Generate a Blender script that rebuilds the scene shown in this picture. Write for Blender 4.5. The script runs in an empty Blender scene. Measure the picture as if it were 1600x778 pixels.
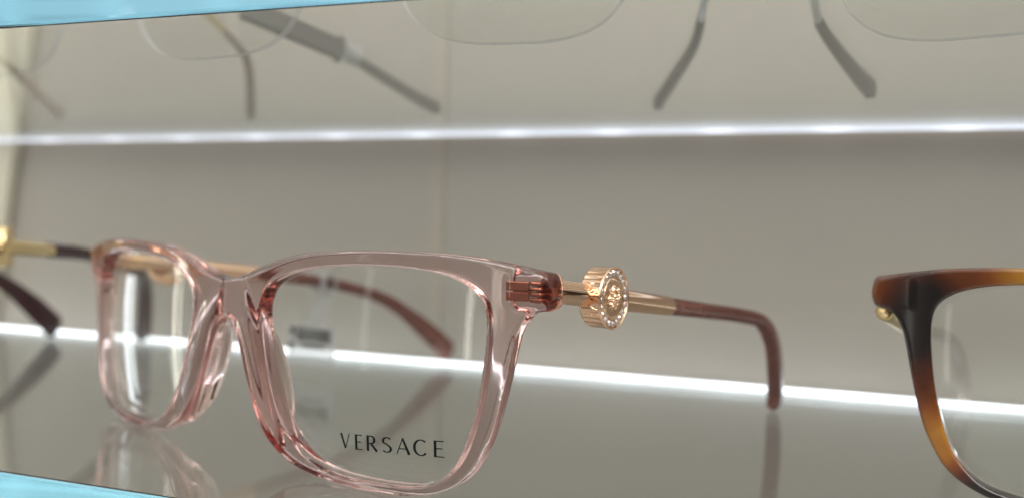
import bpy, bmesh, math, random
import numpy as np
from mathutils import Matrix, Vector
random.seed(4)
MM = 0.001
sc = bpy.context.scene
col = sc.collection

# ------------------------------------------------------------------ camera
CAM_Z = 44.0                                   # mm above the lower shelf
right = Vector((0.95532, 0.29429, 0.02768))
up = Vector((-0.03111, 0.00698, 0.99949))
fwd = Vector((-0.29394, 0.95569, -0.01583))
cd = bpy.data.cameras.new('camera')
cam = bpy.data.objects.new('camera', cd)
col.objects.link(cam)
sc.camera = cam
cam.matrix_world = Matrix(((right.x, up.x, -fwd.x, 0), (right.y, up.y, -fwd.y, 0),
                           (right.z, up.z, -fwd.z, CAM_Z*MM), (0, 0, 0, 1)))
cd.sensor_width = 36.0
cd.lens = 36.0*1200/1600
cd.clip_start = 0.005
cd.clip_end = 30
cd.dof.use_dof = True
cd.dof.focus_distance = 0.128
cd.dof.aperture_fstop = 8.8

# ------------------------------------------------------------------ world, lamps, exposure
w = bpy.data.worlds.new('World')
sc.world = w
w.use_nodes = True
wn = w.node_tree
bg = wn.nodes['Background']
# the shop around the case: pale floor, dark furnishings at eye level, light ceiling
wtc = wn.nodes.new('ShaderNodeTexCoord')
wsx = wn.nodes.new('ShaderNodeSeparateXYZ')
wmr = wn.nodes.new('ShaderNodeMapRange')
wmr.inputs['From Min'].default_value = -1.0
wrp = wn.nodes.new('ShaderNodeValToRGB')
we = wrp.color_ramp.elements
we[0].position, we[0].color = 0.22, (0.42, 0.37, 0.32, 1)
we[1].position, we[1].color = 0.70, (1.05, 1.0, 0.93, 1)
for wp in (0.47, 0.535):
    wk = we.new(wp)
    wk.color = (0.17, 0.155, 0.14, 1)
wn.links.new(wtc.outputs['Generated'], wsx.inputs[0])
wn.links.new(wsx.outputs[2], wmr.inputs[0])
wn.links.new(wmr.outputs[0], wrp.inputs[0])
wn.links.new(wrp.outputs[0], bg.inputs[0])
bg.inputs[1].default_value = 1.15

def lamp(name, loc, target, sx, sy, power, color):
    l = bpy.data.lights.new(name, 'AREA')
    l.shape = 'RECTANGLE'
    l.size, l.size_y = sx, sy
    l.energy = power
    l.color = color
    o = bpy.data.objects.new(name, l)
    o.location = loc
    d = Vector(target) - Vector(loc)
    o.rotation_euler = d.to_track_quat('-Z', 'Y').to_euler()
    col.objects.link(o)
    return o

lamp('ceiling_lamp', (0.15, -1.0, 1.3), (-0.05, 0.2, 0.0), 2.2, 0.9, 30.5, (1.0, 0.95, 0.88))
lamp('ceiling_lamp', (-1.3, -0.3, 1.5), (-0.05, 0.2, 0.0), 0.7, 1.6, 4.0, (1.0, 0.97, 0.93))
# slim vertical shop lights whose reflections stand in the demo lenses
lamp('strip_lamp', (-0.507, 0.062, 0.02), (-0.11, 0.135, 0.02), 0.016, 0.26, 0.13, (1.0, 0.94, 0.78))
lamp('strip_lamp', (-0.480, 0.200, -0.02), (-0.13, 0.140, 0.02), 0.014, 0.26, 0.06, (0.90, 0.95, 1.0))
lamp('strip_lamp', (-0.318, -0.517, 0.045), (-0.05, 0.12, 0.03), 0.007, 0.20, 0.035, (1.0, 0.94, 0.82))
lamp('strip_lamp', (-0.550, -0.365, 0.07), (-0.06, 0.12, 0.03), 0.008, 0.34, 0.02, (1.0, 0.97, 0.9))

sc.view_settings.view_transform = 'Standard'
sc.view_settings.look = 'None'
sc.view_settings.exposure = 0.0
sc.view_settings.gamma = 1.0
cy = sc.cycles
cy.max_bounces = 20
cy.transmission_bounces = 16
cy.transparent_max_bounces = 24
cy.glossy_bounces = 10
cy.diffuse_bounces = 4
cy.sample_clamp_indirect = 10.0
cy.blur_glossy = 0.4
cy.use_denoising = True
try:
    cy.denoiser = 'OPENIMAGEDENOISE'
except Exception:
    pass

# ------------------------------------------------------------------ materials
def mat(name):
    m = bpy.data.materials.new(name)
    m.use_nodes = True
    nt = m.node_tree
    for n in list(nt.nodes):
        nt.nodes.remove(n)
    out = nt.nodes.new('ShaderNodeOutputMaterial')
    return m, nt, out

def N(nt, typ, **kw):
    n = nt.nodes.new(typ)
    for k, v in kw.items():
        setattr(n, k, v)
    return n

def principled(name, base, rough=0.5, metal=0.0, trans=0.0, ior=1.5, coat=0.0, bump=None, tint=None, spec=0.5):
    m, nt, out = mat(name)
    p = N(nt, 'ShaderNodeBsdfPrincipled')
    p.inputs['Base Color'].default_value = (*base, 1)
    p.inputs['Roughness'].default_value = rough
    p.inputs['Metallic'].default_value = metal
    p.inputs['Transmission Weight'].default_value = trans
    p.inputs['IOR'].default_value = ior
    p.inputs['Coat Weight'].default_value = coat
    p.inputs['Specular IOR Level'].default_value = spec
    nt.links.new(p.outputs[0], out.inputs[0])
    tc = N(nt, 'ShaderNodeTexCoord')
    if bump:
        sc_, st = bump
        no = N(nt, 'ShaderNodeTexNoise')
        no.inputs['Scale'].default_value = sc_
        no.inputs['Detail'].default_value = 4
        nt.links.new(tc.outputs['Object'], no.inputs['Vector'])
        b = N(nt, 'ShaderNodeBump')
        b.inputs['Strength'].default_value = st
        b.inputs['Distance'].default_value = 0.0002
        nt.links.new(no.outputs[0], b.inputs['Height'])
        nt.links.new(b.outputs[0], p.inputs['Normal'])
    if tint:
        sc_, c2 = tint
        no = N(nt, 'ShaderNodeTexNoise')
        no.inputs['Scale'].default_value = sc_
        no.inputs['Detail'].default_value = 3
        nt.links.new(tc.outputs['Object'], no.inputs['Vector'])
        mx = N(nt, 'ShaderNodeMix', data_type='RGBA')
        mx.inputs[6].default_value = (*base, 1)
        mx.inputs[7].default_value = (*c2, 1)
        nt.links.new(no.outputs[0], mx.inputs[0])
        nt.links.new(mx.outputs[2], p.inputs['Base Color'])
    return m

def glass(name, absorb, density, ior=1.5, rough=0.0, base=(1, 1, 1)):
    m = principled(name, base, rough, 0, 1.0, ior)
    nt = m.node_tree
    v = N(nt, 'ShaderNodeVolumeAbsorption')
    v.inputs['Color'].default_value = (*absorb, 1)
    v.inputs['Density'].default_value = density
    out = [n for n in nt.nodes if n.type == 'OUTPUT_MATERIAL'][0]
    nt.links.new(v.outputs[0], out.inputs['Volume'])
    return m

def thin_clear(name, tint=(0.97, 0.98, 0.97), refl=1.0):
    m, nt, out = mat(name)
    t = N(nt, 'ShaderNodeBsdfTransparent')
    t.inputs[0].default_value = (*tint, 1)
    g = N(nt, 'ShaderNodeBsdfGlossy')
    g.inputs['Roughness'].default_value = 0.015
    g.inputs[0].default_value = (refl, refl, refl, 1)
    lw = N(nt, 'ShaderNodeLayerWeight')
    lw.inputs[0].default_value = 0.5
    pw = N(nt, 'ShaderNodeMath', operation='POWER')
    pw.inputs[1].default_value = 5.0
    ma = N(nt, 'ShaderNodeMath', operation='MULTIPLY_ADD')
    ma.inputs[1].default_value = 0.96
    ma.inputs[2].default_value = 0.04
    nt.links.new(lw.outputs['Facing'], pw.inputs[0])
    nt.links.new(pw.outputs[0], ma.inputs[0])
    mx = N(nt, 'ShaderNodeMixShader')
    nt.links.new(ma.outputs[0], mx.inputs[0])
    nt.links.new(t.outputs[0], mx.inputs[1])
    nt.links.new(g.outputs[0], mx.inputs[2])
    nt.links.new(mx.outputs[0], out.inputs[0])
    return m

def film(name, color, alpha):
    m, nt, out = mat(name)
    t = N(nt, 'ShaderNodeBsdfTransparent')
    d = N(nt, 'ShaderNodeBsdfPrincipled')
    d.inputs['Base Color'].default_value = (*color, 1)
    d.inputs['Roughness'].default_value = 0.4
    mx = N(nt, 'ShaderNodeMixShader')
    mx.inputs[0].default_value = alpha
    nt.links.new(t.outputs[0], mx.inputs[1])
    nt.links.new(d.outputs[0], mx.inputs[2])
    nt.links.new(mx.outputs[0], out.inputs[0])
    return m

def led_material(name, color, base, peak, pitch, shift):
    m, nt, out = mat(name)
    tc = N(nt, 'ShaderNodeTexCoord')
    sx = N(nt, 'ShaderNodeSeparateXYZ')
    nt.links.new(tc.outputs['Object'], sx.inputs[0])
    def M(op, a, b=None):
        n = N(nt, 'ShaderNodeMath', operation=op)
        for i, q in enumerate((a, b)):
            if q is None:
                continue
            if isinstance(q, (int, float)):
                n.inputs[i].default_value = q
            else:
                nt.links.new(q, n.inputs[i])
        return n.outputs[0]
    ph = M('COSINE', M('MULTIPLY', M('ADD', sx.outputs[0], shift), 2*math.pi/pitch))
    h = M('POWER', M('MULTIPLY', M('ADD', ph, 1.0), 0.5), 4.0)
    s = M('ADD', M('MULTIPLY', h, peak), base)
    e = N(nt, 'ShaderNodeEmission')
    e.inputs[0].default_value = (*color, 1)
    nt.links.new(s, e.inputs[1])
    nt.links.new(e.outputs[0], out.inputs[0])
    return m

def tortoise(name):
    m = principled(name, (0.2, 0.06, 0.01), 0.12, coat=0.6)
    nt = m.node_tree
    p = [n for n in nt.nodes if n.type == 'BSDF_PRINCIPLED'][0]
    tc = [n for n in nt.nodes if n.type == 'TEX_COORD'][0]
    no = N(nt, 'ShaderNodeTexNoise')
    no.inputs['Scale'].default_value = 70
    no.inputs['Detail'].default_value = 3
    no.inputs['Distortion'].default_value = 0.5
    nt.links.new(tc.outputs['Object'], no.inputs['Vector'])
    val = None
    def M(op, a, b, c=None):
        n = N(nt, 'ShaderNodeMath', operation=op)
        for i, q in enumerate((a, b, c)):
            if q is None:
                continue
            if isinstance(q, (int, float)):
                n.inputs[i].default_value = q
            else:
                nt.links.new(q, n.inputs[i])
        return n.outputs[0]
    val = M('MULTIPLY_ADD', no.outputs[0], 0.55, 0.17)
    # flakes of dark and of honey-coloured sheet pressed into the acetate
    for (x, z, r, a) in ((-58, 34, 8, -0.34), (-60, 27, 6, -0.18), (-66, 36, 4, 0.06), (-38, 39.5, 10, 0.30), (-55, 9, 8, 0.16), (-45, 1, 9, -0.25),
                         (-20, 38, 9, -0.2), (-8, 30, 10, 0.2), (-14, 10, 9, -0.2), (62, 34, 11, -0.3), (38, 39, 10, 0.25), (48, 2, 9, -0.2), (20, 38, 9, -0.15)):
        d = N(nt, 'ShaderNodeVectorMath', operation='DISTANCE')
        nt.links.new(tc.outputs['Object'], d.inputs[0])
        d.inputs[1].default_value = (x*MM, CURV_*x*x*MM, z*MM)
        mr = N(nt, 'ShaderNodeMapRange', interpolation_type='SMOOTHSTEP')
        mr.inputs['From Min'].default_value = r*MM*0.25
        mr.inputs['From Max'].default_value = r*MM*1.25
        mr.inputs['To Min'].default_value = a
        mr.inputs['To Max'].default_value = 0.0
        nt.links.new(d.outputs['Value'], mr.inputs[0])
        val = M('ADD', val, mr.outputs[0])
    r = N(nt, 'ShaderNodeValToRGB')
    e = r.color_ramp.elements
    e[0].position = 0.22
    e[0].color = (0.006, 0.003, 0.003, 1)
    e[1].position = 0.80
    e[1].color = (0.50, 0.24, 0.025, 1)
    k = e.new(0.40)
    k.color = (0.07, 0.016, 0.005, 1)
    k = e.new(0.56)
    k.color = (0.20, 0.055, 0.010, 1)
    nt.links.new(val, r.inputs[0])
    nt.links.new(r.outputs[0], p.inputs['Base Color'])
    return m
CURV_ = 0.0021

M_WALL = principled('wall_laminate', (0.455, 0.412, 0.356), 0.45, bump=(900, 0.05), tint=(9, (0.405, 0.38, 0.345)))
M_JOINT = principled('joint_laminate', (0.445, 0.402, 0.345), 0.4)
M_BOARD = principled('cream_laminate', (0.82, 0.76, 0.62), 0.5, tint=(30, (0.74, 0.68, 0.55)))
M_SHELF = glass('shelf_glass', (0.2, 0.57, 0.63), 12.0, 1.5)
M_PINK = glass('pink_acetate', (0.72, 0.385, 0.35), 192.0, 1.49, 0.01)
M_PINKTIP = principled('pink_brown_acetate', (0.50, 0.20, 0.15), 0.08, 0, 0.55, 1.49, tint=(420, (0.13, 0.03, 0.025)))
M_BURG = principled('burgundy_acetate', (0.045, 0.008, 0.012), 0.12, coat=0.5)
M_TORT = tortoise('tortoise_acetate')
M_GOLD = principled('rose_gold', (0.86, 0.59, 0.41), 0.07, 1.0)
M_GOLD2 = principled('yellow_gold', (0.78, 0.62, 0.34), 0.16, 1.0)
M_HINGE = principled('hinge_copper', (0.42, 0.22, 0.15), 0.3, 0.9)
M_SILVER = principled('silver_metal', (0.62, 0.63, 0.64), 0.18, 1.0)
M_GREY = principled('grey_acetate', (0.075, 0.07, 0.065), 0.3)
M_GREY2 = principled('grey_plastic', (0.10, 0.096, 0.09), 0.45)
M_BROWN = principled('brown_acetate', (0.22, 0.13, 0.10), 0.3)
M_PALE = film('pale_clear_acetate', (0.55, 0.48, 0.42), 0.55)
M_STONE = principled('crystal_stone', (0.72, 0.62, 0.58), 0.06, 0.85)
M_LENS = thin_clear('demo_lens')
M_EDGE = film('ground_lens_edge', (0.85, 0.85, 0.9), 0.55)
M_INK = principled('black_print', (0.006, 0.009, 0.010), 0.7, spec=0.1)
M_TAG = film('tag_film', (0.72, 0.74, 0.77), 0.38)
M_LEDL = led_material('led_cold_lower', (0.90, 0.96, 1.0), 3.0, 0.4, 0.033, 0.004)
M_LEDK = led_material('led_cold_core_lower', (0.90, 0.96, 1.0), 1.6, 0.2, 0.033, 0.004)
M_LEDU = led_material('led_cold_upper', (0.86, 0.91, 1.0), 1.15, 0.55, 0.033, 0.010)
M_LEDC = led_material('led_cold_core', (0.86, 0.91, 1.0), 1.45, 0.15, 0.033, 0.010)
M_ALU = principled('aluminium_channel', (0.6, 0.6, 0.6), 0.4, 1.0)

# ------------------------------------------------------------------ mesh helpers
def link(name, me, m, parent=None, smooth=True):
    o = bpy.data.objects.new(name, me)
    col.objects.link(o)
    if m is not None:
        if not me.materials:
            me.materials.append(m)
        elif me.materials[0] != m and len(me.materials) == 1:
            o.material_slots[0].link = 'OBJECT'
            o.material_slots[0].material = m
    if parent is not None:
        o.parent = parent
    if smooth:
        me.shade_smooth()
    return o

def mesh(verts, faces):
    me = bpy.data.meshes.new('m')
    me.from_pydata([tuple(v) for v in verts], [], [tuple(f) for f in faces])
    me.update()
    bm = bmesh.new()
    bm.from_mesh(me)
    bmesh.ops.recalc_face_normals(bm, faces=bm.faces)
    bm.to_mesh(me)
    bm.free()
    return me

def box_mesh(x0, x1, y0, y1, z0, z1, bev=0.0, seg=2):
    bm = bmesh.new()
    bmesh.ops.create_cube(bm, size=1)
    for v in bm.verts:
        v.co = Vector(((x0+x1)/2 + v.co.x*(x1-x0), (y0+y1)/2 + v.co.y*(y1-y0), (z0+z1)/2 + v.co.z*(z1-z0)))*MM
    if bev:
        bmesh.ops.bevel(bm, geom=list(bm.edges), offset=bev*MM, segments=seg, affect='EDGES', profile=0.5)
    me = bpy.data.meshes.new('m')
    bm.to_mesh(me)
    bm.free()
    return me

def tag(o, label=None, cat=None, group=None, kind=None):
    if label: o['label'] = label
    if cat: o['category'] = cat
    if group: o['group'] = group
    if kind: o['kind'] = kind
    return o

def empty(name, loc_mm, rz=0.0):
    o = bpy.data.objects.new(name, None)
    o.empty_display_size = 0.01
    o.location = Vector(loc_mm)*MM
    o.rotation_euler = (0, 0, rz)
    col.objects.link(o)
    return o

def spline(P, n=8, closed=False):
    P = [np.array(p, float) for p in P]
    out = []
    m = len(P)
    rng = range(m) if closed else range(m-1)
    for i in rng:
        p1, p2 = P[i], P[(i+1) % m]
        p0 = P[i-1] if (closed or i > 0) else 2*p1-p2
        p3 = P[(i+2) % m] if (closed or i+2 < m) else 2*p2-p1
        for k in range(n):
            t = k/n
            out.append(0.5*((2*p1)+(-p0+p2)*t+(2*p0-5*p1+4*p2-p3)*t*t+(-p0+3*p1-3*p2+p3)*t**3))
    if not closed:
        out.append(P[-1])
    return np.array(out)

def sweep(path, hw, hh, side, nseg=20, power=2.6, round_end=True, round_start=False):
    """tube along path (mm): half widths hw across 'side', hh in the other direction; closed ends."""
    path = np.array(path, float)
    n = len(path)
    hw = np.broadcast_to(np.array(hw, float), n).copy()
    hh = np.broadcast_to(np.array(hh, float), n).copy()
    verts, faces = [], []
    rings = []
    def ring(c, s, h, a, b):
        base = len(verts)
        for k in range(nseg):
            t = 2*math.pi*k/nseg
            ca, sa = math.cos(t), math.sin(t)
            x = math.copysign(abs(ca)**(2/power), ca)*a
            y = math.copysign(abs(sa)**(2/power), sa)*b
            verts.append((c + s*x + h*y)*MM)
        rings.append(base)
    T = np.gradient(path, axis=0)
    T /= np.linalg.norm(T, axis=1)[:, None]
    side = np.array(side, float)
    S, Hh = [], []
    for t in T:
        s = side - t*(side@t)
        s /= np.linalg.norm(s)
        S.append(s)
        Hh.append(np.cross(t, s))
    cap = [(0.0, 1.0), (0.5, 0.87), (0.8, 0.6), (0.96, 0.28)]
    if round_start:
        for d, f in reversed(cap[1:]):
            ring(path[0]-T[0]*d*min(hw[0], hh[0]), S[0], Hh[0], hw[0]*f, hh[0]*f)
    for i in range(n):
        ring(path[i], S[i], Hh[i], hw[i], hh[i])
    if round_end:
        for d, f in cap[1:]:
            ring(path[-1]+T[-1]*d*min(hw[-1], hh[-1]), S[-1], Hh[-1], hw[-1]*f, hh[-1]*f)
    for a, b in zip(rings[:-1], rings[1:]):
        for k in range(nseg):
            faces.append((a+k, a+(k+1) % nseg, b+(k+1) % nseg, b+k))
    faces.append(tuple(range(rings[0], rings[0]+nseg)))
    faces.append(tuple(range(rings[-1], rings[-1]+nseg)))
    me = mesh(verts, faces)
    bm = bmesh.new()
    bm.from_mesh(me)
    for f in bm.faces:
        if len(f.verts) > 4:
            for ed in f.edges:
                ed.smooth = False
    bm.to_mesh(me)
    bm.free()
    return me

# ------------------------------------------------------------------ setting
WALL_Y, GLASS_BACK, GLASS_FRONT = 256.0, 244.0, 102.8
UP0 = 34.2 + CAM_Z          # underside of the upper shelf
TH = 8.0
wall = link('back_wall', box_mesh(-700, 500, WALL_Y, WALL_Y+12, -190, 330), M_WALL, smooth=False)
tag(wall, 'greige laminate back wall of the display case', 'wall', kind='structure')
joint = link('wall_joint_strip', box_mesh(-110.0, -104.5, WALL_Y-0.6, WALL_Y-0.05, -150, 320, 0.2), M_JOINT, smooth=False)
tag(joint, 'narrow paler vertical joint strip on the back wall behind the pink glasses', 'joint strip')
BOARD_X, BOARD_Z, BOARD_S = -300.5, 0.087, 0.15
board = box_mesh(-400, BOARD_X, WALL_Y-4.5, WALL_Y-0.2, -30, 330, 0.8)
for v in board.vertices:
    v.co.x += (v.co.z-BOARD_Z)*BOARD_S
bo = link('wall_board', board, M_BOARD, smooth=False)
tag(bo, 'cream board leaning along the back wall at the far left', 'board')

def shelf(z0, z1, label):
    o = link('glass_shelf', box_mesh(-420, 330, GLASS_FRONT, GLASS_BACK, z0, z1, 0.7, 3), M_SHELF, smooth=False)
    tag(o, label, 'shelf', 'glass shelves of the display case')
    return o
shelf(-TH, 0.0, 'clear glass shelf with cyan front edge carrying the pink eyeglasses')
shelf(UP0, UP0+TH, 'clear glass shelf with cyan front edge at the top, seen from below')

def led(z0, z1, d0, d1, m, mc, label):
    root = empty('led_strip', (0, GLASS_BACK, (z0+z1)/2))
    tag(root, label, 'light strip', 'light strips behind the shelves')
    zc = (z0+z1)/2
    link('channel', box_mesh(-420, 330, 2.2, 8.0, d0-zc+1.6, d1-zc-1.6, 0.2), M_ALU, root, False)
    link('diffuser', box_mesh(-420, 330, 0.3, 2.1, d0-zc, d1-zc, 0.5), m, root, False)
    link('light_core', box_mesh(-420, 329.5, -2.4, -0.4, z0-zc, z1-zc, 0.3), mc, root, False)
    return root
led(-TH+1, -0.6, -TH, 0.8, M_LEDL, M_LEDK, 'bright cold white light strip along the back of the lower shelf')
led(UP0+1.8, UP0+TH-1.8, UP0-0.5, UP0+TH-1.0, M_LEDU, M_LEDC, 'bright cold white light strip along the back of the upper shelf')

# ------------------------------------------------------------------ acetate front (signed distance -> mesh)
CURV = 0.0021
OUT = [(0, 34.4), (4.5, 35.2), (9, 36.7), (16, 38.9), (24, 40.3), (35, 41.0), (44.5, 41.0), (53, 40.6), (58.5, 39.9),
       (63.5, 39.0), (66.3, 38.0), (67.4, 36.4), (67.4, 34.4), (66.3, 33.0), (64.4, 32.2), (63.0, 30.8), (61.9, 28.5),
       (61.2, 25.5), (60, 19.5), (58.5, 13.5), (57, 9.5), (54.3, 5.0), (50.4, 2.2), (45, 0.6), (38, 0.0), (30, 0.2),
       (23.5, 1.0), (18.5, 2.3), (14.6, 4.6), (11.2, 8.2), (8.8, 12.2), (6.8, 16.6), (5.2, 20.8), (3.7, 24.4),
       (1.9, 26.7), (0, 27.5)]
INN = [(21, 37.0), (30, 38.1), (40, 38.4), (47.4, 37.8), (52, 36.7), (54.8, 35.2), (56.4, 33.4), (57.1, 31.0),
       (57.1, 26.5), (56.5, 20.6), (55.6, 15.6), (54.5, 11.6), (53.2, 8.2), (51.2, 5.4), (48.4, 3.2), (44, 2.1),
       (36, 1.75), (29, 2.1), (23.5, 3.5), (19.3, 6.6), (15.9, 11), (13.4, 16.5), (11.7, 22), (10.6, 27.5), (10.9, 31.0),
       (12.6, 33.6), (15.8, 35.5)]
outp = spline(OUT, 6)
innp = spline(INN, 6, True)

def seg_dist(px, py, poly, closed):
    a = poly
    b = np.roll(poly, -1, 0) if closed else poly[1:]
    if not closed:
        a = poly[:-1]
    best = np.full(px.shape, 1e9)
    ab = b-a
    L = (ab**2).sum(1)+1e-12
    for i in range(len(a)):
        dx, dy = px-a[i, 0], py-a[i, 1]
        t = np.clip((dx*ab[i, 0]+dy*ab[i, 1])/L[i], 0, 1)
        best = np.minimum(best, (dx-t*ab[i, 0])**2+(dy-t*ab[i, 1])**2)
    return np.sqrt(best)

def inside(px, py, poly):
    r = np.zeros(px.shape, bool)
    j = len(poly)-1
    for i in range(len(poly)):
        xi, yi = poly[i]
        xj, yj = poly[j]
        if yi != yj:
            c = ((yi > py) != (yj > py)) & (px < (xj-xi)*(py-yi)/(yj-yi)+xi)
            r ^= c
        j = i
    return r

full = np.vstack([outp, (outp*np.array([-1, 1]))[::-1][1:]])

def d2(u, z):
    u = np.abs(u)
    do = seg_dist(u, z, outp, False)
    do = np.where(inside(u, z, full), -do, do)
    di = seg_dist(u, z, innp, True)
    di = np.where(inside(u, z, innp), -di, di)
    return np.maximum(do, -di)

def smin(a, b, k):
    h = np.clip(0.5+0.5*(b-a)/k, 0, 1)
    return b*(1-h)+a*h-k*h*(1-h)

def sdf3(d, u, w_, z):
    u = np.abs(u)
    r = 0.55
    hw = 1.65
    qx = d+r
    qy = np.abs(w_)-hw+r
    base = np.sqrt(np.maximum(qx, 0)**2+np.maximum(qy, 0)**2)+np.minimum(np.maximum(qx, qy), 0)-r
    # nose pad
    pu = u-(9.2+(17.0-z)*0.36)
    q = np.sqrt((pu/1.8)**2+((z-16.5)/10.5)**2+((w_-2.8)/3.7)**2)
    pad = (q-1.0)*2.4
    # hinge block behind the end piece
    bx, bz, bw = np.abs(u-63.6)-3.7+1.2, np.abs(z-35.5)-3.0+1.2, np.abs(w_-1.05)-2.3+1.2
    blk = np.sqrt(np.maximum(bx, 0)**2+np.maximum(bz, 0)**2+np.maximum(bw, 0)**2)+np.minimum(np.maximum(np.maximum(bx, bz), bw), 0)-1.2
    return smin(smin(base, pad, 2.6), blk, 0.9)

def surface_nets(xs, ys, zs, F):
    ins = F < 0
    nx, ny, nz = F.shape
    c = [ins[i:nx-1+i, j:ny-1+j, k:nz-1+k] for i in (0, 1) for j in (0, 1) for k in (0, 1)]
    s = sum(a.astype(np.int8) for a in c)
    act = (s > 0) & (s < 8)
    idx = -np.ones(act.shape, np.int64)
    I, J, K = np.nonzero(act)
    idx[act] = np.arange(len(I))
    pos = np.zeros((len(I), 3))
    cnt = np.zeros(len(I))
    corners = [(i, j, k) for i in (0, 1) for j in (0, 1) for k in (0, 1)]
    for a in corners:
        for ax in range(3):
            if a[ax] == 0:
                b = list(a)
                b[ax] = 1
                fa = F[I+a[0], J+a[1], K+a[2]]
                fb = F[I+b[0], J+b[1], K+b[2]]
                m = (fa < 0) != (fb < 0)
                t = np.where(m, fa/(fa-fb+1e-12), 0)
                p = np.zeros((len(I), 3))
                p[:] = a
                p[:, ax] += t
                pos += p*m[:, None]
                cnt += m
    pos /= cnt[:, None]
    h = np.array([xs[1]-xs[0], ys[1]-ys[0], zs[1]-zs[0]])
    V = np.array([xs[0], ys[0], zs[0]])+(np.stack([I, J, K], 1)+pos)*h
    quads = []
    for ax in range(3):
        o = [(0, 0, 0)]
        A = [slice(None)]*3
        B = [slice(None)]*3
        A[ax] = slice(0, -1)
        B[ax] = slice(1, None)
        ch = ins[tuple(A)] != ins[tuple(B)]
        P = np.stack(np.nonzero(ch), 1)
        b_, c_ = (ax+1) % 3, (ax+2) % 3
        ok = (P[:, b_] > 0) & (P[:, c_] > 0) & (P[:, b_] < F.shape[b_]-1) & (P[:, c_] < F.shape[c_]-1)
        P = P[ok]
        flip = ins[P[:, 0], P[:, 1], P[:, 2]]
        q = []
        for db, dc in ((-1, -1), (0, -1), (0, 0), (-1, 0)):
            Q = P.copy()
            Q[:, b_] += db
            Q[:, c_] += dc
            q.append(idx[Q[:, 0], Q[:, 1], Q[:, 2]])
        q = np.stack(q, 1)
        q[~flip] = q[~flip][:, ::-1]
        quads.append(q)
    return V, np.vstack(quads)

def front_mesh():
    h = 0.36
    us = np.arange(-69.5, 69.6, h)
    zs = np.arange(-1.4, 42.6, h)
    ws = np.arange(-3.2, 8.2, h)
    half = us >= -1e-6
    U, Z = np.meshgrid(us, zs, indexing='ij')
    D = d2(U, Z)
    F = sdf3(D[:, None, :], us[:, None, None], ws[None, :, None], zs[None, None, :])
    V, Q = surface_nets(us, ws, zs, F)
    e = 0.03
    for _ in range(3):
        d0 = d2(V[:, 0], V[:, 2])
        f0 = sdf3(d0, V[:, 0], V[:, 1], V[:, 2])
        gx = (sdf3(d2(V[:, 0]+e, V[:, 2]), V[:, 0]+e, V[:, 1], V[:, 2])-f0)/e
        gz = (sdf3(d2(V[:, 0], V[:, 2]+e), V[:, 0], V[:, 1], V[:, 2]+e)-f0)/e
        gy = (sdf3(d0, V[:, 0], V[:, 1]+e, V[:, 2])-f0)/e
        G = np.stack([gx, gy, gz], 1)
        st = f0[:, None]*G/np.maximum((G**2).sum(1), 0.3)[:, None]
        V = V-np.clip(st, -0.3, 0.3)
    V[:, 1] += CURV*V[:, 0]**2
    me = bpy.data.meshes.new('front')
    me.from_pydata(V*MM, [], Q.tolist())
    me.update()
    return me

FRONT = front_mesh()

# ------------------------------------------------------------------ lenses
UC, ZC = 34.0, 20.0
def lens_y(u, z, R=150.0):
    a = abs(u)
    return CURV*UC**2 + 2*CURV*UC*(a-UC) + ((a-UC)**2+(z-ZC)**2)/(2*R) - 0.4

def lens_mesh(outline, yf, thick, c, edge=None):
    nr = 14
    n = len(outline)
    V, Fc = [], []
    for s in (0, 1):
        V.append((c[0], yf(*c)+s*thick, c[1]))
        for r in range(1, nr+1):
            t = (r/nr)
            for p in outline:
                u, z = c[0]+(p[0]-c[0])*t, c[1]+(p[1]-c[1])*t
                V.append((u, yf(u, z)+s*thick, z))
    off = 1+nr*n
    mi = []
    for s in (0, 1):
        o = s*off
        for k in range(n):
            Fc.append((o, o+1+k, o+1+(k+1) % n)); mi.append(0)
        for r in range(nr-1):
            for k in range(n):
                a, b = o+1+r*n+k, o+1+r*n+(k+1) % n
                Fc.append((a, b, b+n, a+n)); mi.append(0)
    for k in range(n):
        a, b = 1+(nr-1)*n+k, 1+(nr-1)*n+(k+1) % n
        Fc.append((a, b, b+off, a+off)); mi.append(1)
    me = bpy.data.meshes.new('lens')
    me.from_pydata([tuple(np.array(v)*MM) for v in V], [], Fc)
    me.materials.append(M_LENS)
    me.materials.append(edge or M_EDGE)
    me.polygons.foreach_set('material_index', mi)
    bm = bmesh.new()
    bm.from_mesh(me)
    bmesh.ops.recalc_face_normals(bm, faces=bm.faces)
    for ed in bm.edges:
        if len(ed.link_faces) == 2 and ed.link_faces[0].material_index != ed.link_faces[1].material_index:
            ed.smooth = False
    for f in bm.faces:
        f.smooth = True
    bm.to_mesh(me)
    bm.free()
    return me

def shrink(poly, c, d):
    out = []
    for p in poly:
        v = np.array(p)-c
        L = np.linalg.norm(v)
        out.append(c+v*(L-d)/L)
    return np.array(out)
lens_out = shrink(innp, np.array((UC, ZC)), 0.08)
LENS_R = lens_mesh(lens_out, lens_y, 1.3, (UC, ZC), M_LENS)
LENS_L = lens_mesh(lens_out*np.array([-1, 1]), lens_y, 1.3, (-UC, ZC), M_LENS)

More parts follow.
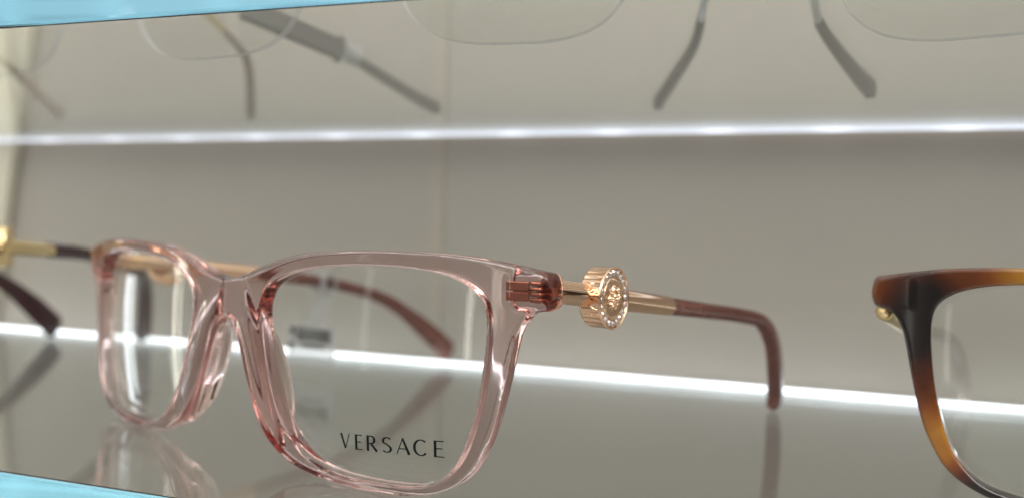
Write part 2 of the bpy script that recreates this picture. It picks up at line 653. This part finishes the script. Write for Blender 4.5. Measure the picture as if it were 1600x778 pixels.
# ------------------------------------------------------------------ lettering
def arc(cx, cy, rx, ry, a0, a1, n=14):
    return [(cx+rx*math.cos(math.radians(a0+(a1-a0)*i/n)), cy+ry*math.sin(math.radians(a0+(a1-a0)*i/n))) for i in range(n+1)]
TK, TN = 0.17, 0.065
GLYPH = {
 'V': (0.70, [([(0.05, 1.0), (0.37, 0.02)], [0.15, 0.13]), ([(0.68, 1.0), (0.38, 0.02)], [0.06, 0.06])]),
 'E': (0.58, [([(0.10, 0.0), (0.10, 1.0)], [TK, TK]), ([(0.1, 0.965), (0.56, 0.965)], [TN, TN]),
              ([(0.1, 0.52), (0.48, 0.52)], [TN, TN]), ([(0.1, 0.035), (0.58, 0.035)], [TN, TN])]),
 'R': (0.74, [([(0.10, 0.0), (0.10, 1.0)], [TK, TK]),
              ([(0.10, 0.965)]+[(0.30, 0.965)]+arc(0.32, 0.73, 0.22, 0.235, 85, -85)+[(0.10, 0.495)], None),
              ([(0.30, 0.5), (0.70, 0.01)], [0.13, 0.17])]),
 'S': (0.60, [(arc(0.33, 0.745, 0.235, 0.215, 35, 225, 12)+[(0.30, 0.56), (0.40, 0.47)]+arc(0.30, 0.255, 0.25, 0.215, 45, -145, 12), None)]),
 'A': (0.86, [([(0.05, 0.0), (0.42, 1.0)], [0.06, 0.06]), ([(0.40, 1.0), (0.80, 0.0)], [0.13, 0.18]),
              ([(0.2, 0.34), (0.62, 0.34)], [TN, TN])]),
 'C': (0.80, [(arc(0.48, 0.5, 0.40, 0.47, 48, 318, 26), None)]),
}
def lettering():
    spans = [('V', 135, 205), ('E', 245, 300), ('R', 330, 410), ('S', 440, 510), ('A', 540, 635), ('C', 655, 740), ('E', 785, 855)]
    H = 2.75
    verts, faces = [], []
    for ch, x0, x1 in spans:
        wd, strokes = GLYPH[ch]
        def mp(p):
            s = (x0+(x1-x0)*p[0]/wd-135)/720
            u = 29.05+20.4*s
            z = 6.15+1.15*s+H*(0.97+0.06*s)*p[1]
            return u, z
        for pts, ws in strokes:
            P = np.array([mp(p) for p in pts])
            n = len(P)
            if ws is None:
                T = np.gradient(P, axis=0)
                ws = [TN+(TK-TN)*min(1, abs(t[1])/(np.linalg.norm(t)+1e-9))**1.5 for t in T]
            T = np.gradient(P, axis=0)
            T /= np.linalg.norm(T, axis=1)[:, None]
            base = len(verts)
            for i in range(n):
                nn = np.array([-T[i, 1], T[i, 0]])*ws[i]*H*0.5
                for sgn in (1, -1):
                    q = P[i]+nn*sgn
                    for dep in (-0.012, -0.05):
                        verts.append(np.array([q[0], lens_y(q[0], q[1])+dep, q[1]])*MM)
            for i in range(n-1):
                a, b = base+4*i, base+4*i+4
                faces += [(a+1, a+3, b+3, b+1), (a, b, b+2, a+2), (a, a+1, b+1, b), (a+2, b+2, b+3, a+3)]
            e = base+4*(n-1)
            faces += [(base, base+2, base+3, base+1), (e, e+1, e+3, e+2)]
    return mesh(verts, faces)
LETTERS = lettering()

# ------------------------------------------------------------------ medallion (axis +x = outward face)
def medallion_body():
    prof = [(-2.4, 0.0), (-2.4, 4.6), (-2.1, 5.15), (-1.7, 5.35), (1.55, 5.35), (1.75, 5.45), (2.05, 5.45), (2.2, 5.3),
            (2.22, 5.22), (2.0, 5.12), (1.75, 5.0), (1.75, 3.78), (2.0, 3.7), (2.06, 3.6), (2.0, 3.5), (1.92, 3.35), (1.9, 3.0), (1.9, 0.0)]
    n = 260
    V, Fc = [], []
    ribs = 26
    for x, r in prof:
        for k in range(n):
            t = 2*math.pi*k/n
            rr = r
            if -1.75 <= x <= 1.6 and r > 5.2:
                rr = r*(1-0.035*abs(math.cos(ribs*t/2))**3)
            V.append((x*MM, rr*math.cos(t)*MM, rr*math.sin(t)*MM))
    for i in range(len(prof)-1):
        for k in range(n):
            a, b = i*n+k, i*n+(k+1) % n
            Fc.append((a, b, b+n, a+n))
    me = mesh(V, Fc)
    bm = bmesh.new()
    bm.from_mesh(me)
    bmesh.ops.remove_doubles(bm, verts=bm.verts, dist=1e-7)
    bm.to_mesh(me)
    bm.free()
    return me

def head_relief():
    """small raised head with wavy locks, full front."""
    n = 90
    R = 3.3
    g = np.linspace(-R, R, n)
    Y, Z = np.meshgrid(g, g, indexing='ij')
    def G(cy_, cz, sy, sz, a, rot=0):
        c, s = math.cos(rot), math.sin(rot)
        dy, dz = Y-cy_, Z-cz
        p, q = dy*c+dz*s, -dy*s+dz*c
        return a*np.exp(-(p/sy)**2-(q/sz)**2)
    h = np.zeros_like(Y)
    hair = np.zeros_like(Y)
    for k in range(15):
        a = math.radians(-62+304*k/14)
        rr = 1.75+0.25*(k % 2)
        cy_, cz = rr*math.cos(a)*0.95, 0.15+rr*math.sin(a)
        hair = np.maximum(hair, G(cy_, cz, 0.62, 0.27, 0.75, a+0.6*(1 if k % 2 else -1)))
    for k in range(11):
        a = math.radians(-40+260*k/10)
        hair = np.maximum(hair, G(1.25*math.cos(a), 0.35+1.3*math.sin(a), 0.42, 0.22, 0.85, a+1.1))
    face = 1.0*np.clip(1-((Y/1.0)**2+((Z+0.1)/1.4)**2), 0, 1)**0.5
    h = np.maximum(hair, face)
    h += G(0, -0.1, 0.14, 0.5, 0.38)+G(0, -0.42, 0.26, 0.14, 0.18)
    for s in (-1, 1):
        h += G(s*0.38, 0.42, 0.34, 0.1, 0.22)-G(s*0.38, 0.16, 0.22, 0.14, 0.28)+G(s*0.38, 0.14, 0.1, 0.08, 0.15)
        h += G(s*0.6, -0.35, 0.3, 0.3, 0.1)
    h += G(0, -0.72, 0.3, 0.07, 0.16)-G(0, -0.82, 0.3, 0.04, 0.14)+G(0, -0.93, 0.24, 0.08, 0.15)+G(0, -1.25, 0.25, 0.18, 0.14)
    for s in (-1, 1):
        h = np.maximum(h, G(s*0.75, -1.75, 0.25, 0.6, 0.6, s*0.5))
    m = np.clip((R*0.93-np.sqrt(Y**2+Z**2))/0.4, 0, 1)
    h = h*m
    keep = Y**2+Z**2 <= (R*0.98)**2
    V = [(1.82*MM+hh*0.9*MM, y*0.86*MM, z*0.86*MM) for y, z, hh in zip(Y.ravel(), Z.ravel(), h.ravel())]
    Fc = []
    for i in range(n-1):
        for j in range(n-1):
            if keep[i, j] and keep[i+1, j] and keep[i, j+1] and keep[i+1, j+1]:
                a = i*n+j
                Fc.append((a, a+n, a+n+1, a+1))
    me = bpy.data.meshes.new('head')
    me.from_pydata(V, [], Fc)
    bm = bmesh.new()
    bm.from_mesh(me)
    bmesh.ops.delete(bm, geom=[v for v in bm.verts if not v.link_faces], context='VERTS')
    bm.to_mesh(me)
    bm.free()
    return me

def stone_mesh():
    bm = bmesh.new()
    r0, r1 = 0.72, 0.36
    n = 8
    a = [bm.verts.new((0.0, r0*math.cos(2*math.pi*k/n), r0*math.sin(2*math.pi*k/n))) for k in range(n)]
    b = [bm.verts.new((0.42, r1*math.cos(2*math.pi*(k+.5)/n), r1*math.sin(2*math.pi*(k+.5)/n))) for k in range(n)]
    for k in range(n):
        bm.faces.new((a[k], a[(k+1) % n], b[k]))
        bm.faces.new((a[(k+1) % n], b[(k+1) % n], b[k]))
    bm.faces.new(b)
    bm.faces.new(a[::-1])
    for v in bm.verts:
        v.co *= MM
    me = bpy.data.meshes.new('stone')
    bm.to_mesh(me)
    bm.free()
    return me

MED, HEAD, STONE = medallion_body(), head_relief(), stone_mesh()
NST = 20
def hinge_mesh():
    V, F = [], []
    def add(me):
        b = len(V)
        V.extend([v.co.copy() for v in me.vertices])
        F.extend([tuple(b+i for i in p.vertices) for p in me.polygons])
    add(box_mesh(-3.2, 0.6, -0.3, 0.5, -1.55, -0.12, 0.12))
    add(box_mesh(-3.2, 0.6, -0.3, 0.5, 0.12, 1.55, 0.12))
    add(box_mesh(-2.2, 0.9, 0.5, 1.0, -0.5, 0.5, 0.12))
    for z0, z1 in ((-1.7, -0.9), (-0.75, 0.0), (0.15, 0.8), (0.95, 1.7)):
        add(box_mesh(0.75, 2.7, -0.5, 1.2, z0, z1, 0.3))
    return mesh(V, F)
HINGE = hinge_mesh()

# ------------------------------------------------------------------ eyeglasses with acetate front
def temple(root, s, tube, arm, hw, hh, m_tip, m_gold, med=True, med_at=0.385, core=False, tr=2.05, turn=0.08, m_stone=None):
    """s: +1 right / -1 left; tube: two points (mm); arm: path of the acetate arm."""
    tube = np.array(tube, float)
    armp = spline(arm, 8)
    k = np.linspace(0, 1, len(armp))
    hwv = np.interp(k, np.linspace(0, 1, len(hw)), hw)
    hhv = np.interp(k, np.linspace(0, 1, len(hh)), hh)
    side = (1.0, 0.0, 0.0)
    tm = sweep(armp, hwv, hhv, side)
    low = min(v.co.z for v in tm.vertices)-0.00004          # let the tip rest on the glass
    for v in tm.vertices:
        v.co.z -= low*max(0.0, 1-v.co.z/0.016)
    t = link('temple', tm, m_tip, root)
    d = tube[1]-tube[0]
    L = np.linalg.norm(d)
    d /= L
    tp = np.array([tube[0]+d*L*q for q in np.linspace(0, 1, 8)])
    link('metal_tube', sweep(tp, tr*0.97, tr, side, 28, 2.0, False, tr < 2), m_gold, t)
    if core:
        link('core_wire', sweep(armp[int(len(armp)*0.14):int(len(armp)*0.93)], 0.62, 0.75, side, 10, 2.0), M_HINGE, t)
    if med:
        c = tube[0]+d*L*med_at
        ang = math.atan2(d[1], d[0])-math.pi/2+turn*s
        R_ = Matrix.Rotation(ang+(math.pi if s < 0 else 0), 4, 'Z')
        base = Matrix.Translation(Vector(c+np.array([s*0.6, 0, 0]))*MM) @ R_
        o = link('medallion', MED, m_gold, t, True)
        o.matrix_local = base
        hd = link('head_relief', HEAD, m_gold, t)
        hd.matrix_local = base
        for q in range(NST):
            a = 2*math.pi*q/NST
            st = link('crystal', STONE, m_stone or M_STONE, t, False)
            st.matrix_local = base @ Matrix.Translation(Vector((1.76, 4.44*math.cos(a), 4.44*math.sin(a)))*MM) @ Matrix.Rotation(a, 4, 'X')
    return t

def acetate_glasses(loc, yaw, label, m_front, m_tip, m_gold, armR, armL, tubeR, tubeL, med=True, letters=True, group=None, core=False, thick=1.0, tr=2.05, turn=0.08, m_stone=None):
    root = empty('eyeglasses', loc, -yaw)
    tag(root, label, 'eyeglasses', group)
    f = link('frame_front', FRONT, m_front, root)
    for s in (1, -1):
        h = link('hinge_core', HINGE, M_HINGE, f, False)
        h.location = Vector((s*62.3, CURV*62.3**2+1.2, 35.4))*MM
        h.rotation_euler = (0, 0, s*math.atan(2*CURV*62))
    a = link('lens', LENS_R, None, root, False)
    if letters:
        link('lettering', LETTERS, M_INK, a, False)
    link('lens', LENS_L, None, root, False)
    hw, hh = (1.7, 1.7, 1.7, 1.8, 1.95, 1.95), (1.8, 1.75, 1.8, 2.3, 3.4, 3.7)
    hh = tuple(q*thick for q in hh)
    temple(root, 1, tubeR, armR, hw, hh, m_tip, m_gold, med, core=core, tr=tr, turn=turn, m_stone=m_stone)
    temple(root, -1, tubeL, armL, hw, hh, m_tip, m_gold, med, core=core, tr=tr, turn=turn, m_stone=m_stone)
    return root

G1 = 'eyeglasses on the lower shelf'
TUBE_R = [(65.0, 11.6, 35.6), (69.0, 50.5, 31.1)]
TUBE_L = [(-65.0, 11.6, 35.6), (-56.0, 50.0, 31.3)]
ARM_R = [(68.85, 48.8, 31.3), (71.2, 66, 29.3), (74.0, 80, 27.6), (76.2, 90, 25.6), (77.0, 97, 21.0), (76.3, 104, 14.0), (74.8, 111, 7.6), (73.8, 114.5, 4.3)]
ARM_L = [(-56.4, 48.3, 31.5), (-52.4, 65.2, 29.3), (-49.2, 78, 26.9), (-45.8, 91.8, 22.4), (-42.9, 103, 15.5), (-40.2, 113, 8.0), (-39.2, 117, 4.6)]
pink = acetate_glasses((-95.7, 126.3, 0.06), 0.2912, 'transparent pink eyeglasses with round crystal medallions on rose gold temples, in the centre',
                       M_PINK, M_PINKTIP, M_GOLD, ARM_R, ARM_L, TUBE_R, TUBE_L, group=G1, core=True)
T_ARM_L = [(-62.5, 29.9, 27.0), (-60, 48, 25), (-57.5, 68, 22), (-55.5, 86, 16.5), (-54.3, 97, 9.5), (-53.8, 102, 4.6)]
tort = acetate_glasses((86.0, 135.4, 0.06), 0.259, 'brown tortoiseshell eyeglasses with slim pale temples at the right edge of the shelf',
                       M_TORT, M_PALE, M_GOLD2, ARM_R, T_ARM_L, TUBE_R, [(-65.4, 10.6, 31.6), (-62.5, 30, 27.0)], tr=1.8, med=False, letters=False, group=G1)
# burgundy pair, far left; right temple tip and left temple tip from its own pose
BO, BY = np.array((-245.0, 112.0)), math.radians(-16)
def to_local(P, O, yaw):
    dx, dy = P[0]-O[0], P[1]-O[1]
    return (dx*math.cos(yaw)-dy*math.sin(yaw), dx*math.sin(yaw)+dy*math.cos(yaw), P[2])
b_tubeL = [(-65.0, 11.6, 35.6), (-38, 40, 36)]
b_armL = [(-39, 39, 36), (-15, 64, 36), (3.3, 82.9, 33.1), (11.1, 96.9, 25.4), (15.1, 104.9, 19.5), (19.7, 112.8, 11.5), (22.3, 118.8, 5.8)]
rt = to_local((-219.5, 238.5, 4.6), BO, BY)
b_armR = [(67.4, 41.0, 36.6), (68.3, 58, 35.0), (67.5, 75, 32.0), (rt[0]+4.5, rt[1]-16, 28.5), (rt[0]+1.6, rt[1]-4.0, 23.5), (rt[0]+.6, rt[1]-.6, 13), rt]
acetate_glasses((BO[0], BO[1], 0.06), BY, 'dark burgundy eyeglasses with gold medallions, cut off by the left edge of the photo',
                M_BURG, M_BURG, M_GOLD2, b_armR, b_armL, [(65.0, 11.6, 38.6), (67.5, 43.0, 36.4)], b_tubeL, group=G1, thick=1.2, turn=0.5, m_stone=M_GOLD2)

# ------------------------------------------------------------------ rimless eyeglasses on the upper shelf
ZT = UP0+TH
LO_ = spline([(0, 0), (8, 0.3), (15, 2.2), (20, 6.5), (22.5, 13), (23.5, 20), (23, 27), (19, 31.5), (10, 33.5), (0, 34),
              (-10, 33.5), (-19, 31.5), (-23, 27), (-23.5, 20), (-22.5, 13), (-20, 6.5), (-15, 2.2), (-8, 0.3)], 5, True)
def rimless(O, yaw, gap, label, m_metal, m_tip, pathR, pathL, tipR, tipL, hwid, hwl=None):
    root = empty('eyeglasses', (O[0], O[1], ZT+0.06), -yaw)
    tag(root, label, 'eyeglasses', 'eyeglasses on the upper shelf')
    for s in (1, -1):
        yf = lambda u, z: ((u-s*gap)**2+(z-17)**2)/300.0+s*(u-s*gap)*0.1
        link('lens', lens_mesh(LO_+np.array((s*gap, 0)), yf, 2.0, (s*gap, 17)), None, root, False)
    b = spline([(-gap+22, -0.6, 23), (-5, -2.0, 26), (0, -2.4, 26.6), (5, -2.0, 26), (gap-22, -0.6, 23)], 6)
    link('bridge', sweep(b, 0.7, 0.8, (0, 1, 0), 12, 2.0), m_metal, root)
    for s, path, tip in ((1, pathR, tipR), (-1, pathL, tipL)):
        e = spline([(s*(gap+21), 2.2, 27), (s*(gap+26), 4, 27.5), (s*(gap+28), 8, 27.5)], 5)
        link('end_piece', sweep(e, 0.9, 1.2, (0, 0, 1), 12, 2.2), m_metal, root)
        pts = [np.array(to_local(p, O, yaw))-np.array((0, 0, ZT)) for p in path]
        allp = [np.array((s*(gap+28), 8, 27.5))]+pts
        P = spline(allp, 8)
        cut = int(len(P)*tip)
        T_ = link('temple', sweep(P[:cut+1], 0.9, 1.1, (1, 0, 0), 14, 2.2, False), m_metal, root)
        q = np.linspace(0, 1, len(P)-cut)
        link('temple_tip', sweep(P[cut:], np.interp(q, [0, 1], [1.1, 1.5]), np.interp(q, [0, .55, 1], [0.95, (hwid if s > 0 or hwl is None else hwl)*.72, (hwid if s > 0 or hwl is None else hwl)]), (1, 0, 0), 16, 2.4), m_tip, T_)
    return root
C44 = CAM_Z
def up_pts(L):
    return [(x, y, z+C44) for x, y, z in L]
A_R = up_pts([(-9.5, 160, 65), (-10.3, 172, 61.8), (-11.6, 180, 58.6), (-14.1, 192, 54.2), (-19.5, 203, 49.2), (-24.6, 211, 44.2)])
A_L = up_pts([(-127, 155, 63), (-120.0, 166.0, 60.4), (-113.5, 176.0, 58.7), (-106.9, 186.0, 55.5), (-103.2, 192.0, 52.8), (-95.5, 205.0, 47.5), (-90.0, 212.0, 44.4)])
rimless((-76.0, 134.4), math.radians(-1), 32.3, 'rimless eyeglasses with grey temples on the upper shelf above the pink pair', M_SILVER, M_GREY, A_R, A_L, 0.55, 0.30, 2.6, 1.9)
B_L = up_pts([(9.5, 165, 64), (10.9, 172.0, 62), (11.8, 177.0, 58.6), (14.2, 184.0, 54.4), (21.5, 194.0, 47.9), (26.6, 200.5, 44.2)])
B_R = up_pts([(118, 165, 66), (116, 180, 62), (113, 192, 54), (108, 203, 44.2)])
rimless((68.0, 143.0), math.radians(5), 32.3, 'rimless eyeglasses with dark tips on the upper shelf at the right edge', M_SILVER, M_GREY, B_R, B_L, 0.55, 0.62, 3.0)
C_R = up_pts([(-152.5, 175, 70), (-151.8, 186.0, 68.3), (-150.6, 196.0, 63.6), (-150.4, 203.0, 59.6), (-152.3, 208.0, 55.0), (-158.5, 217.5, 44.5)])
C_L = up_pts([(-240, 180, 64), (-236.7, 192.0, 59.9), (-235.9, 196.0, 57.6), (-231.6, 202.0, 50.3), (-227, 206.5, 44.4)])
rimless((-214.0, 137.0), math.radians(-4), 32.3, 'rimless eyeglasses with thin brown temples on the upper shelf at far left', M_GOLD2, M_BROWN, C_R, C_L, 0.45, 0.5, 1.6)

# ------------------------------------------------------------------ price tags
def price_tag(P, yaw, label, sx=1.0):
    """P: point on the temple (world mm) that the strap is wrapped round; the sticker hangs below it."""
    root = empty('price_tag', P, -yaw)
    root.scale.x = sx
    tag(root, label, 'price tag', 'price tags on the temples')
    loop = spline([(0, -2.4, 0), (0, -1.8, 2.4), (0, 0, 2.9), (0, 1.8, 2.4), (0, 2.4, 0), (0, 1.8, -2.6), (0, 0, -3.2), (0, -1.8, -2.6)], 5, True)
    V, Fc = [], []
    n = len(loop)
    for x in (-3.2, 3.2):
        for p in loop:
            V.append(((x)*MM, p[1]*MM, p[2]*MM))
    for x in (-3.2, 3.2):
        for p in loop:
            V.append((x*MM, p[1]*0.92*MM, p[2]*0.92*MM))
    for k in range(n):
        j = (k+1) % n
        Fc += [(k, j, n+j, n+k), (2*n+k, 3*n+k, 3*n+j, 2*n+j), (k, 2*n+k, 2*n+j, j), (n+k, n+j, 3*n+j, 3*n+k)]
    link('strap_loop', mesh(V, Fc), M_TAG, root)
    st = box_mesh(-3.1, 3.1, -0.1, 0.1, -13.5, -3.0)
    for v in st.vertices:
        v.co.x += (v.co.z+0.003)*0.35
    link('strap', st, M_TAG, root, False)
    sk = box_mesh(-15, 5.0, -0.12, 0.12, -25.0, -13.5)
    s = link('sticker', sk, M_TAG, root, False)
    bars, fc = [], []
    x = -11.5
    rng = random.Random(7)
    while x < 3.6:
        wd = rng.choice((0.25, 0.35, 0.6))
        b = len(bars)
        for q in ((x, -14.5), (x+wd, -14.5), (x+wd, -18.6), (x, -18.6)):
            bars.append((q[0]*MM, -0.16*MM, q[1]*MM))
        fc.append((b, b+1, b+2, b+3))
        x += wd+rng.choice((0.2, 0.3))
    for x0, x1, z0, z1 in [(-9, 1.0, -19.6, -20.4), (-14.2, -12.4, -14.6, -17.0), (-14.2, -13, -19, -22)]:
        b = len(bars)
        for q in ((x0, z0), (x1, z0), (x1, z1), (x0, z1)):
            bars.append((q[0]*MM, -0.16*MM, q[1]*MM))
        fc.append((b, b+1, b+2, b+3))
    br = link('barcode', mesh(bars, fc), M_INK, s, False)
    br['kind'] = 'stuff'
    return root
def world_of(p, O, yaw):
    c, s_ = math.cos(yaw), math.sin(yaw)
    return (O[0]+p[0]*c+p[1]*s_, O[1]-p[0]*s_+p[1]*c, p[2])
price_tag(world_of((-50.8, 70.5, 28.4), (-95.7, 126.3), 0.2912), 0.25, 'white price tag with a barcode hanging from the far temple of the pink glasses')
price_tag(world_of((9.5, 94.0, 27.3), BO, BY), 0.5, 'white price tag with a barcode on the burgundy glasses at the left edge', -1.0)

def clip_tag():
    P = [np.array(p) for p in A_L[1:4]]
    d = (P[-1]-P[0])
    d /= np.linalg.norm(d)
    O = P[0]
    root = empty('security_tag', O)
    tag(root, 'grey sleeve tag with white strap on the rimless temple above the pink glasses', 'security tag')
    a, b = np.array((0., 0., 0.)), P[-1]-P[0]
    link('sleeve', sweep(np.array([a+(b-a)*t for t in np.linspace(-0.15, 0.92, 8)]), 1.7, 2.7, (1, 0, 0), 16, 5, False), M_GREY2, root)
    link('end_flange', sweep(np.array([a+(b-a)*t for t in (0.925, 0.975)]), 1.9, 3.5, (1, 0, 0), 16, 5, False), M_GREY2, root)
    link('strap', sweep(np.array([a+(b-a)*t for t in np.linspace(1.0, 1.2, 4)]), 2.0, 2.6, (1, 0, 0), 16, 4, False), M_TAG, root)
clip_tag()

# ------------------------------------------------------------------ dust on the near lens of the pink pair
def specks():
    rng = random.Random(11)
    V, Fc = [], []
    for _ in range(26):
        u, z = rng.uniform(16, 55), rng.uniform(5, 36)
        r = rng.choice((0.035, 0.05, 0.05, 0.08))
        y = lens_y(u, z)-r*0.6
        b = len(V)
        for d in ((r, 0, 0), (-r, 0, 0), (0, r, 0), (0, -r, 0), (0, 0, r*1.3), (0, 0, -r*1.3)):
            V.append(((u+d[0])*MM, (y+d[1])*MM, (z+d[2])*MM))
        for t in ((0, 2, 4), (2, 1, 4), (1, 3, 4), (3, 0, 4), (2, 0, 5), (1, 2, 5), (3, 1, 5), (0, 3, 5)):
            Fc.append(tuple(b+i for i in t))
    return mesh(V, Fc)
near_lens = [c for c in pink.children if c.name.startswith('lens')][0]
du = link('dust', specks(), principled('dust_grey', (0.62, 0.6, 0.57), 0.9), near_lens, False)
du['kind'] = 'stuff'
